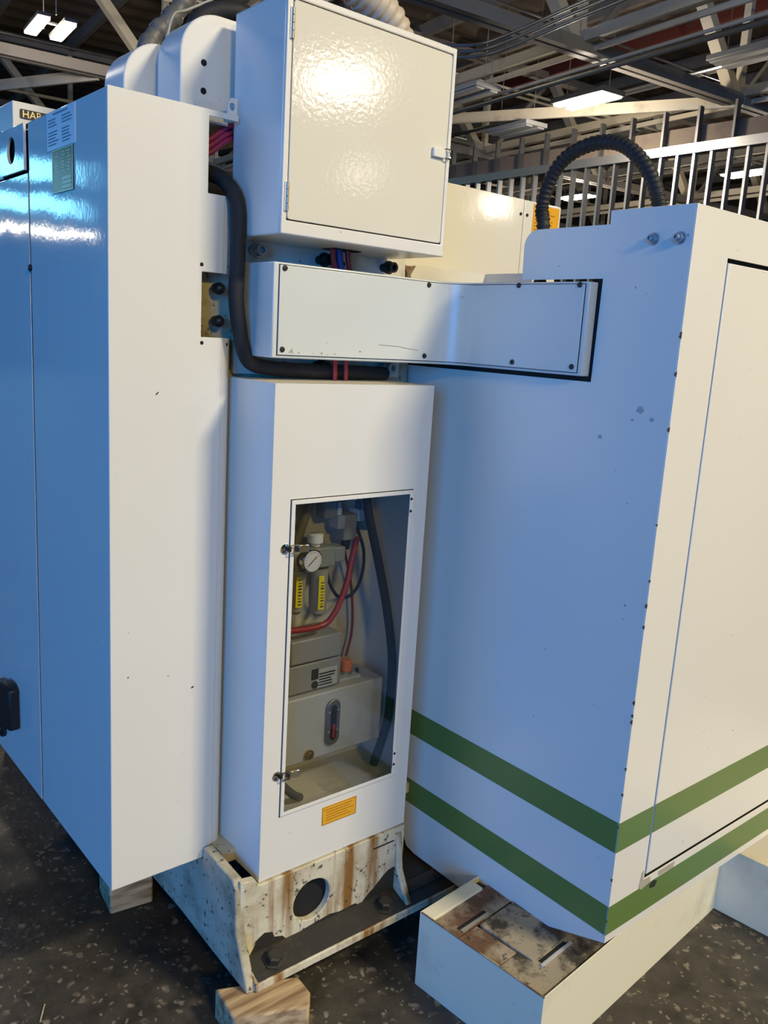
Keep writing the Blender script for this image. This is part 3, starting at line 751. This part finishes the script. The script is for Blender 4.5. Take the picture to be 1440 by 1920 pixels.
# lubrication unit inside the cabinet
lu = thing('lubrication_unit', 'grey lubrication pump and oil tank behind the cabinet window', 'oil pump', (1.18, 1.6, 0.52))
tk = MB().box((1.010, 1.560, 0.525), (1.352, 1.672, 0.695)).build('oil_tank', 'grey_light', lu, bevel=0.004)
MB().prism(rrect(1.172, 0.553, 1.212, 0.673, 0.0199, 8), 'y', 1.552, 1.5595).build('sight_glass', 'steel_dull', tk, bevel=0.003)
MB().prism(rrect(1.184, 0.567, 1.200, 0.659, 0.0079, 6), 'y', 1.5505, 1.5522).build('sight_slot', 'steel_dark', tk)
MB().prism(rrect(1.188, 0.572, 1.196, 0.610, 0.0039, 5), 'y', 1.5495, 1.5510).build('oil_level', 'red_hose', tk)
for x in (1.179, 1.205):
    for z in (0.588, 0.640):
        MB().lathe((x, 1.552, z), (0, -1, 0), [(0, 0.0042), (0.0025, 0.0036), (0.003, 0.001)], 12).build('screw', 'chrome', tk)
MB().lathe((1.125, 1.5598, 0.543), (0, -1, 0), [(0, 0.013), (0.006, 0.013), (0.007, 0.009), (0.012, 0.008)], 18).build('drain_plug', 'brass', tk)
MB().box((1.070, 1.575, 0.700), (1.223, 1.665, 0.772)).build('pump_base', 'grey_metal', lu, bevel=0.003)
MB().box((1.072, 1.573, 0.776), (1.222, 1.667, 0.836)).build('pump_cover', 'grey_metal', lu, bevel=0.004)
pl = MB().box((1.150, 1.5738, 0.705), (1.212, 1.5748, 0.752)).build('name_plate', 'grey_light', lu)
MB().box((1.135, 1.5736, 0.728), (1.155, 1.5747, 0.755)).build('badge_square', 'ink', lu)
MB().lathe((1.146, 1.5748, 0.714), (0, -1, 0), [(0, 0.010), (0.001, 0.010), (0.0012, 0.008)], 20).build('badge_disc', 'ink', lu)
b = MB()
for k in range(5):
    b.box((1.157, 1.5733, 0.709 + 0.0072*k), (1.157 + random.uniform(0.025, 0.05), 1.5738, 0.7125 + 0.0072*k))
b.build('print_lines', 'ink', lu, smooth=False, kind='stuff')
MB().box((1.232, 1.590, 0.695), (1.300, 1.650, 0.703)).build('filler_plate', 'grey_light', lu, bevel=0.001)
MB().lathe((1.272, 1.618, 0.703), (0, 0, 1), [(0, 0.018), (0.008, 0.018), (0.009, 0.016)], 24).build('filler_ring', 'steel', lu)
MB().lathe((1.272, 1.618, 0.712), (0, 0, 1), [(0, 0.0165), (0.024, 0.0165), (0.027, 0.014), (0.028, 0.004)], 24).build('filler_cap', 'orange_cap', lu)
MB().lathe((1.312, 1.62, 0.695), (0, 0, 1), [(0, 0.005), (0.010, 0.005), (0.013, 0.002)], 12).build('screw', 'steel_dark', lu)
MB().lathe((1.045, 1.572, 0.735), (0.25, 0, -1), [(0, 0.007), (0.018, 0.007), (0.019, 0.0045), (0.045, 0.004), (0.046, 0.006), (0.060, 0.006)], 14).build('fitting', 'brass', lu)
MB().tube(spline([(1.058, 1.572, 0.70), (1.062, 1.578, 0.66), (1.060, 1.60, 0.64)]), 0.0045, 8).build('oil_line', 'grey_light', lu)

# filter regulator
fr = thing('filter_regulator', 'air filter regulator with round pressure gauge and yellow-labelled bowls', 'air regulator', (1.14, 1.6, 0.88))
for x, z0, z1 in ((1.100, 0.895, 1.005), (1.165, 0.880, 1.000)):
    bw = MB().lathe((x, 1.605, z0), (0, 0, 1), [(0, 0.010), (0.006, 0.016), (0.010, 0.0215), (z1 - z0 - 0.004, 0.0235), (z1 - z0, 0.0235)], 24).build('bowl', 'bowl', fr)
    MB().prism([(x - 0.006 + 0.0236*math.cos(a)*0 + 0.0242*math.sin(a), 1.605 - 0.0242*math.cos(a)) for a in (-0.38, -0.12, 0.14, 0.40)] +
               [(x - 0.006 + 0.0236*math.sin(a), 1.605 - 0.0236*math.cos(a)) for a in (0.40, 0.14, -0.12, -0.38)], 'z', z0 + 0.022, z1 - 0.014).build('label', 'yellow_label', bw)
    b = MB()
    for k in range(9):
        zz = z0 + 0.028 + 0.0075*k
        b.box((x - 0.0095, 1.5798, zz), (x - 0.0005, 1.5806, zz + random.uniform(0.0015, 0.004)))
    b.build('print_lines', 'ink', bw, smooth=False, kind='stuff')
MB().box((1.075, 1.580, 1.006), (1.195, 1.635, 1.055)).build('manifold', 'grey_olive', fr, bevel=0.004)
MB().box((1.195, 1.585, 1.012), (1.228, 1.630, 1.050)).build('manifold_end', 'grey_olive', fr, bevel=0.004)
ga = MB().lathe((1.107, 1.580, 1.036), (0, -1, 0), [(0, 0.010), (0.012, 0.010), (0.013, 0.027), (0.028, 0.0275), (0.030, 0.0255), (0.0295, 0.0245)], 32).build('gauge', 'chrome', fr)
MB().lathe((1.107, 1.5505, 1.036), (0, -1, 0), [(0, 0.0243), (0.0006, 0.0243)], 32).build('gauge_face', 'gauge_face', ga)
MB().bar((1.094, 1.5494, 1.026), (1.117, 1.5494, 1.046), 0.0012, 0.0024, (0, 1, 0)).build('needle', 'ink', ga)
b = MB()
for k in range(15):
    a = -0.25*PI + 1.5*PI*k/14
    b.bar((1.107 + 0.019*math.cos(a), 1.5496, 1.036 + 0.019*math.sin(a)), (1.107 + 0.0225*math.cos(a), 1.5496, 1.036 + 0.0225*math.sin(a)), 0.0006, 0.0009, (0, 1, 0))
b.build('tick_marks', 'ink', ga, smooth=False, kind='stuff')
MB().lathe((1.150, 1.605, 1.056), (0, 0, 1), [(0, 0.012), (0.008, 0.012), (0.009, 0.019), (0.028, 0.019), (0.030, 0.014)], 20).build('knob', 'paper', fr)
# valve cluster above
vb = thing('valve_block', 'cluster of small pneumatic valves high behind the cabinet window', 'valve', (1.27, 1.63, 1.05))
for i, (x, z, w, h, m_) in enumerate(((1.20, 1.115, 0.035, 0.05, 'grey_olive'), (1.235, 1.085, 0.022, 0.035, 'grey_light'), (1.262, 1.055, 0.040, 0.065, 'grey_metal'),
                                      (1.295, 1.10, 0.020, 0.030, 'paper'), (1.318, 1.075, 0.030, 0.04, 'grey_metal'))):
    MB().box((x - w/2, 1.615, z), (x + w/2, 1.655, z + h)).build('valve_body', m_, vb, bevel=0.003)
MB().lathe((1.295, 1.630, 1.13), (0, 0, 1), [(0, 0.008), (0.018, 0.008), (0.019, 0.005), (0.03, 0.005)], 12).build('fitting', 'blue_hose', vb)
MB().lathe((1.235, 1.630, 1.12), (0, 0, 1), [(0, 0.008), (0.018, 0.008), (0.019, 0.005), (0.03, 0.005)], 12).build('fitting', 'paper', vb)
MB().lathe((1.262, 1.632, 1.03), (0, 0, 1), [(0, 0.010), (0.012, 0.012), (0.025, 0.012)], 12).build('fitting', 'steel_dark', vb)
def hose(name, label, pts, r, mat, cat='hose', group=None, n=10):
    o = MB().tube(spline(pts, 8), r, n).build(name, mat)
    return tag(o, label, cat, group)
hose('grey_pipe', 'grey sleeve pipe slanting behind the gauge in the cabinet', [(1.185, 1.655, 1.20), (1.162, 1.653, 1.149), (1.135, 1.653, 1.068), (1.09, 1.655, 0.965), (1.06, 1.66, 0.90)], 0.011, 'grey_metal', 'pipe')
hose('air_hose', 'dark red air hose curving down past the yellow-labelled bowls', [(1.285, 1.615, 1.06), (1.259, 1.600, 1.012), (1.231, 1.582, 0.951), (1.190, 1.568, 0.892), (1.150, 1.568, 0.866), (1.05, 1.57, 0.870), (0.975, 1.58, 0.885)], 0.0075, 'red_hose')
hose('air_hose', 'thin red air tube hanging from the valve block to the oil tank', [(1.262, 1.64, 1.035), (1.285, 1.645, 0.97), (1.305, 1.65, 0.90), (1.315, 1.655, 0.80), (1.300, 1.655, 0.73)], 0.0035, 'red_hose')
hose('control_cable', 'thin black cable looped beside the filter bowls', [(1.190, 1.61, 1.00), (1.202, 1.61, 0.955), (1.232, 1.61, 0.915), (1.275, 1.612, 0.915), (1.305, 1.615, 0.955), (1.312, 1.62, 1.02), (1.295, 1.63, 1.08)], 0.0042, 'hose_black', 'cable')
hose('drain_hose', 'thick black hose running down the right inside of the cabinet', [(1.285, 1.60, 1.20), (1.290, 1.575, 1.11), (1.315, 1.565, 1.01), (1.349, 1.56, 0.88), (1.376, 1.56, 0.75), (1.380, 1.56, 0.64), (1.374, 1.56, 0.56), (1.345, 1.57, 0.447)], 0.0115, 'hose_black')
hose('drain_hose', 'short dark hose in the lower left corner of the cabinet window', [(0.985, 1.55, 0.545), (1.02, 1.535, 0.515), (1.065, 1.532, 0.468), (1.095, 1.545, 0.445)], 0.010, 'hose_grey')

# cables between box, duct and cabinet
for i, (x, m_, lb_) in enumerate(((1.172, 'red_hose', 'leftmost red cable between control box and cabinet'), (1.190, 'blue_hose', 'blue cable between control box and duct'),
                            (1.214, 'red_hose', 'right red cable between control box and cabinet'))):
    pts = [(x, 1.620, 1.745), (x + 0.006, 1.621, 1.71), (x + 0.016, 1.622, 1.69)] if i == 1 else \
          [(x, 1.620, 1.745), (x + 0.008, 1.621, 1.71), (x + 0.018, 1.7, 1.64), (x + 0.018, 1.70, 1.56)]
    pts = [(x, 1.620, 1.745), (x + 0.006, 1.621, 1.712), (x + 0.014, 1.622, 1.6905)]
    hose('control_cable', lb_, pts, 0.0065 if i != 1 else 0.0085, m_, 'cable', 'cables under the control box')
for x, lb_ in ((1.190, 'left red cable dropping from the duct into the cabinet top'), (1.222, 'right red cable dropping from the duct into the cabinet top')):
    hose('air_line', lb_, [(x, 1.615, 1.4945), (x + 0.002, 1.616, 1.47), (x + 0.003, 1.617, 1.4465)], 0.006, 'red_hose', 'cable', 'red cables above the cabinet')
hose('flexible_conduit', 'thick black conduit hanging from the upper notch and curving along the cabinet top',
     [(0.80, 1.90, 1.86), (0.872, 1.76, 1.876), (0.912, 1.692, 1.862), (0.927, 1.655, 1.838), (0.934, 1.630, 1.795), (0.9355, 1.628, 1.70), (0.934, 1.628, 1.613), (0.944, 1.628, 1.55), (0.9525, 1.629, 1.515), (0.974, 1.631, 1.481), (1.022, 1.635, 1.470), (1.108, 1.638, 1.466), (1.25, 1.64, 1.465), (1.38, 1.66, 1.462)], 0.0165, 'rubber', 'conduit', n=16)
for k, dz in enumerate((0, 0.013, 0.026)):
    hose('sleeved_cable', ['lowest', 'middle', 'uppermost'][k] + ' of the magenta cables crossing the upper notch', [(0.84, 1.72, 1.865 + dz), (0.903, 1.70, 1.905 + dz), (0.945, 1.70, 1.937 + dz), (1.0, 1.72, 1.955 + dz)], 0.0062, 'purple_hose', 'cable', 'magenta cables in the upper notch')

# ------------------------------------------------------------------ enclosure (right)
XF, YF = 1.508, 0.930
F = thing('machine_enclosure', 'large cream machine enclosure with two green stripes, on the right', 'machine enclosure', (2.2, 1.3, 0.25))
rc = [(1.349 - 0.035 + 0.035*math.cos(a), 1.770 + 0.035*math.sin(a)) for a in [0.5*PI*k/8 for k in range(9)]]
prof = [(YF, 0.25), (YF, 1.832), (1.122, 1.832), (1.121, 1.805)] + rc[::-1] + [(1.347, 1.697), (1.125, 1.697), (1.128, 1.484), (1.76, 1.484), (1.76, 0.40), (1.62, 0.34), (1.612, 0.165), (1.595, 0.135), (1.56, 0.128),
        (1.40, 0.128), (1.285, 0.129), (1.27, 0.131)]
MB().prism(prof, 'x', XF, XF + 0.0025).build('side_sheet', 'cream', F, bevel=0.0008)
for z0, z1 in ((0.4755, 0.5475), (0.2705, 0.3420)):
    MB().box((XF - 0.0006, YF, z0), (XF, 1.618 if z0 > 0.4 else 1.611, z1)).build('side_stripe', 'green', F)
DX = 1.640; DZ0, DZ1 = 0.361, 1.7455
XE = 3.2
MB().prism([(XF, 0.25), (XE, 0.25), (XE, 1.832), (XF, 1.832)], 'y', YF - 0.0025, YF, holes=[[(DX, DZ0), (XE - 0.1, DZ0), (XE - 0.1, DZ1), (DX, DZ1)]]).build('front_sheet', 'cream', F, bevel=0.0008)
MB().box((DX - 0.02, YF + 0.012, DZ0 - 0.02), (XE - 0.05, YF + 0.015, DZ1 + 0.02)).build('door_gap', 'blackgap', F)
fd = MB().box((DX + 0.0075, YF - 0.0020, DZ0 + 0.0075), (XE - 0.105, YF + 0.010, DZ1 - 0.0085)).build('door', 'cream', F, bevel=0.002)
MB().box((DX + 0.0075, YF - 0.0026, 0.4755), (XE - 0.105, YF - 0.0020, 0.5475)).build('door_stripe', 'green', fd)
MB().box((XF - 0.0006, YF - 0.0031, 0.4755), (DX, YF - 0.0025, 0.5475)).build('front_stripe', 'green', F)
MB().box((XF - 0.0006, YF - 0.0031, 0.2705), (XE, YF - 0.0025, 0.3420)).build('front_stripe', 'green', F)
MB().box((XF + 0.003, YF, 1.828), (XE, 1.121, 1.8315)).build('top_sheet', 'cream', F)
MB().box((XF + 0.003, 1.122, 1.800), (XE, 1.33, 1.8035)).build('top_sheet', 'cream', F)
MB().box((XE - 0.003, YF, 0.25), (XE, 1.76, 1.82)).build('end_sheet', 'cream', F)
for y, z in ((1.014, 1.771), (0.956, 1.770)):
    bo = MB().lathe((XF, y, z), (-1, 0, 0), [(0, 0.0125), (0.002, 0.0125), (0.0022, 0.0095), (0.010, 0.0095), (0.0105, 0.006), (0.018, 0.006), (0.0185, 0.003), (0.014, 0.0028)], 18).build('bolt', 'galv', F)
# chipped filler at the lower door corner
MB().prism([(1.620, 0.345), (1.632, 0.336), (1.668, 0.343), (1.664, 0.358), (1.636, 0.360), (1.634, 0.385), (1.626, 0.382)], 'y', YF - 0.0033, YF - 0.0026).build('filler_patch', 'chip_primer', F)
MB().prism([(1.70, 0.345), (1.765, 0.343), (1.768, 0.358), (1.70, 0.358)], 'y', YF - 0.0033, YF - 0.0026).build('filler_patch', 'chip_primer', F)
MB().prism([(1.668, 0.325), (1.690, 0.322), (1.697, 0.335), (1.680, 0.342), (1.666, 0.335)], 'y', YF - 0.0038, YF - 0.0030).build('paint_chip', 'grime', F)
# smudges / dents on the side sheet
for y, z, w in ((1.089, 1.371, 0.006), (0.999, 1.436, 0.010), (0.97, 1.42, 0.006), (1.015, 1.415, 0.004)):
    MB().prism([(y - w, z), (y - w*0.3, z - w*0.6), (y + w, z - w*0.2), (y + w*0.5, z + w*0.8), (y - w*0.4, z + w)], 'x', XF - 0.0003, XF).build('scuff', 'scuff', F)
# chips along the near edge
for k in range(16):
    z = random.uniform(0.3, 1.65); w = random.uniform(0.0012, 0.003)
    MB().prism([(YF - 0.0028, z - w*2), (YF + w, z - w), (YF + w*0.6, z + w), (YF - 0.0028, z + w*2)], 'x', XF - 0.0004, XF + 0.001).build('edge_chip', 'rust', F)

# arched ribbed hose on the enclosure
pts = spline([(1.60, 1.372, 1.692), (1.60, 1.378, 1.826), (1.60, 1.387, 1.869), (1.60, 1.371, 1.926), (1.60, 1.331, 1.972), (1.60, 1.261, 1.993), (1.60, 1.190, 1.986), (1.60, 1.135, 1.951), (1.60, 1.094, 1.900), (1.60, 1.072, 1.851), (1.60, 1.070, 1.8325)], 20)
rr = [0.0148 + (0.0014 if (i % 4) < 2 else -0.0008) for i in range(len(pts))]
hz = MB().tube(pts, rr, 16).build('arched_hose', 'hose_black')
tag(hz, 'black ribbed hose arching above the enclosure corner', 'hose')

# ------------------------------------------------------------------ spindle cover and tray behind
G = thing('spindle_cover', 'cream cover with amber label behind the control box and duct', 'machine cover', (2.2, 2.3, 0.332))
MB().box((1.80, 2.100, 0.332), (2.329, 2.40, 2.047)).build('cover_panel', 'cream_gloss', G, bevel=0.002)
MB().box((2.332, 2.100, 0.332), (2.527, 2.40, 2.047)).build('cover_panel', 'cream_gloss', G, bevel=0.002)
for x in (2.314, 2.347):
    MB().lathe((x, 2.0998, 1.998), (0, -1, 0), [(0, 0.0055), (0.003, 0.005), (0.0032, 0.001)], 14).build('screw', 'steel_dark', G)
MB().box((2.378, 2.0985, 1.945), (2.517, 2.0998, 2.040)).build('amber_label', 'amber_label', G)
b = MB()
for k in range(7):
    b.box((2.386, 2.0978, 1.955 + 0.011*k), (2.386 + random.uniform(0.08, 0.125), 2.0985, 1.958 + 0.011*k))
b.build('print_lines', 'amber_ink', G, smooth=False, kind='stuff')
tr = thing('chip_tray', 'cream sheet tray edge just above the cable duct', 'machine guard', (1.9, 1.95, 1.60))
MB().box((1.50, 2.00, 1.60), (2.061, 2.003, 1.771)).build('front_sheet', 'cream', tr)
MB().box((2.061, 1.80, 1.60), (2.064, 2.003, 1.771)).build('side_sheet', 'cream', tr)
wg = thing('wing_bolt', 'reddish wing bolt standing between the duct and the control box', 'bolt', (1.514, 1.75, 1.69))
MB().cyl((1.514, 1.75, 1.66), (1.514, 1.75, 1.728), 0.008, 14).build('shank', 'rust', wg)
MB().prism([(1.492, 1.741), (1.504, 1.720), (1.524, 1.720), (1.537, 1.741), (1.522, 1.738), (1.507, 1.738)], 'y', 1.745, 1.755).build('wing', 'rust', wg, bevel=0.002)

# far cover with name badge
H_ = thing('head_cover', 'cream cover with dark name badge at the far left behind the column guard', 'machine cover', (1.1, 3.2, 1.9))
MB().box((0.903, 3.0, 1.85), (1.40, 3.4, 2.214)).build('shell', 'cream', H_, bevel=0.003)
bd = MB().prism(rrect(0.925, 2.165, 1.075, 2.193, 0.004, 4), 'y', 2.9965, 2.9998).build('badge', 'ink', H_)
def text(body, name, mat, size, loc, rot, parent, depth=0.0006):
    cu = bpy.data.curves.new('txt', 'FONT'); cu.body = body; cu.size = size; cu.extrude = depth
    o = bpy.data.objects.new('txt', cu); COL.objects.link(o)
    dg = bpy.context.evaluated_depsgraph_get()
    me = bpy.data.meshes.new_from_object(o.evaluated_get(dg))
    bpy.data.objects.remove(o)
    ob = bpy.data.objects.new(name, me); COL.objects.link(ob); me.materials.clear(); me.materials.append(MATS[mat])
    ob.rotation_euler = rot; put(ob, loc, parent); return ob
text('HAR', 'badge_letters', 'gold', 0.031, (0.931, 2.9960, 2.1685), (PI/2, 0, 0), bd)

# ------------------------------------------------------------------ hoses above the control box
def ribbed(name, label, pts, r, mat, step=4, amp=0.0025, n=16):
    p = spline(pts, 14)
    o = MB().tube(p, [r + (amp if (i % step) < step/2 else -amp) for i in range(len(p))], n).build(name, mat)
    return tag(o, label, 'hose')
ribbed('extraction_hose', 'beige ribbed hose rising behind the top of the control box', [(1.20, 1.78, 2.38), (1.30, 1.80, 2.375), (1.38, 1.80, 2.350), (1.45, 1.80, 2.312), (1.50, 1.81, 2.25), (1.53, 1.82, 2.17), (1.54, 1.83, 2.0)], 0.042, 'hose_beige', 4, 0.0022, 20)
ribbed('grey_sleeve', 'grey banded sleeve hose rising behind the rounded covers', [(1.06, 2.42, 2.20), (1.10, 2.42, 2.313), (1.15, 2.42, 2.373), (1.20, 2.42, 2.44), (1.27, 2.42, 2.55)], 0.027, 'hose_grey', 10, 0.002)
hose('cable_bundle', 'dark cable sleeve lying behind the larger rounded cover', [(1.00, 1.99, 2.05), (0.995, 1.99, 2.15), (1.02, 1.98, 2.25), (1.09, 1.96, 2.283), (1.16, 1.94, 2.27), (1.25, 1.9, 2.22)], 0.022, 'rubber', 'cable', n=14)
hose('control_cable', 'thin grey cable rising behind the larger rounded cover', [(0.92, 1.95, 2.16), (0.945, 1.96, 2.235), (0.985, 1.97, 2.26), (1.05, 1.97, 2.30)], 0.0035, 'grey_metal', 'cable')

# ------------------------------------------------------------------ coolant tank
TK = thing('coolant_tank', 'low cream coolant tank on the floor with a rusty grimy top', 'coolant tank', (1.8, 1.1, 0.0))
a0 = math.radians(4.83)
TU = Vector((math.cos(a0), math.sin(a0))); TV = Vector((-math.sin(a0), math.cos(a0)))
N0 = Vector((1.318, 0.936))
def tq(u, v): 
    p = N0 + TU*u + TV*v; return (p.x, p.y)
LW = 0.358
def tbox(u0, v0, u1, v1, z0, z1, name, mat, par, bevel=0.0):
    return MB().prism([tq(u0, v0), tq(u1, v0), tq(u1, v1), tq(u0, v1)], 'z', z0, z1).build(name, mat, par, bevel=bevel)
UB = 0.872
tbox(0, 0, UB, 0.003, 0.0, 0.200, 'front_sheet', 'cream_tank', TK, 0.0006)
tbox(0, 0.003, 0.003, LW, 0.0, 0.200, 'side_sheet', 'cream_tank', TK, 0.0006)
tbox(0, LW, 1.2, LW + 0.003, 0.0, 0.200, 'back_sheet', 'cream_tank', TK, 0.0006)
tbox(UB, -0.75, UB + 0.003, 0.003, 0.0, 0.200, 'side_sheet', 'cream_tank', TK, 0.0006)
tbox(UB + 0.003, -0.75, 1.7, -0.747, 0.0, 0.200, 'front_sheet', 'cream_tank', TK, 0.0006)
tbox(UB + 0.003, -0.74, 1.7, LW, 0.16, 0.185, 'lid', 'cream_dirty', TK)
tbox(0.003, 0.003, 1.2, LW, 0.180, 0.184, 'tray_floor', 'grime', TK)
tbox(0.0035, 0.322, 0.19, LW - 0.0005, 0.184, 0.2005, 'rear_lip', 'cream_tank', TK, 0.001)
tbox(0.006, 0.012, 0.30, 0.125, 0.184, 0.1935, 'top_plate', 'grime_beige', TK, 0.001)
tbox(0.006, 0.128, 0.075, 0.245, 0.184, 0.1925, 'top_plate', 'rust', TK, 0.001)
tbox(0.078, 0.085, 0.30, 0.240, 0.184, 0.1975, 'filter_screen', 'grime_beige', TK, 0.001)
tbox(0.006, 0.248, 0.30, 0.325, 0.184, 0.1935, 'top_plate', 'rust', TK, 0.001)
tbox(0.03, 0.262, 0.13, 0.270, 0.1925, 0.1942, 'slot', 'blackgap', TK)
tbox(0.03, 0.250, 0.13, 0.258, 0.1925, 0.1965, 'slot_rail', 'grey_metal', TK)
tbox(0.09, 0.070, 0.19, 0.078, 0.1930, 0.1942, 'slot', 'blackgap', TK)
tbox(0.08, 0.060, 0.20, 0.066, 0.1930, 0.1975, 'slot_rail', 'grey_light', TK)
tbox(0.0, 0.0, 0.004, LW, 0.198, 0.2005, 'rim', 'rust', TK)

# pieces of straw on the floor
for i, (p, q) in enumerate((((0.52, 1.70), (0.545, 1.745)), ((0.35, 1.62), (0.375, 1.652)), ((0.49, 1.60), (0.51, 1.64)))):
    s_ = MB().tube([(p[0], p[1], 0.002), ((p[0]+q[0])/2, (p[1]+q[1])/2, 0.004), (q[0], q[1], 0.002)], 0.0016, 6).build('straw', 'straw')
    tag(s_, 'short bit of straw on the dark floor, ' + ['farthest from the near edge', 'leftmost one', 'between the other two'][i], 'straw', 'bits of straw on the floor')
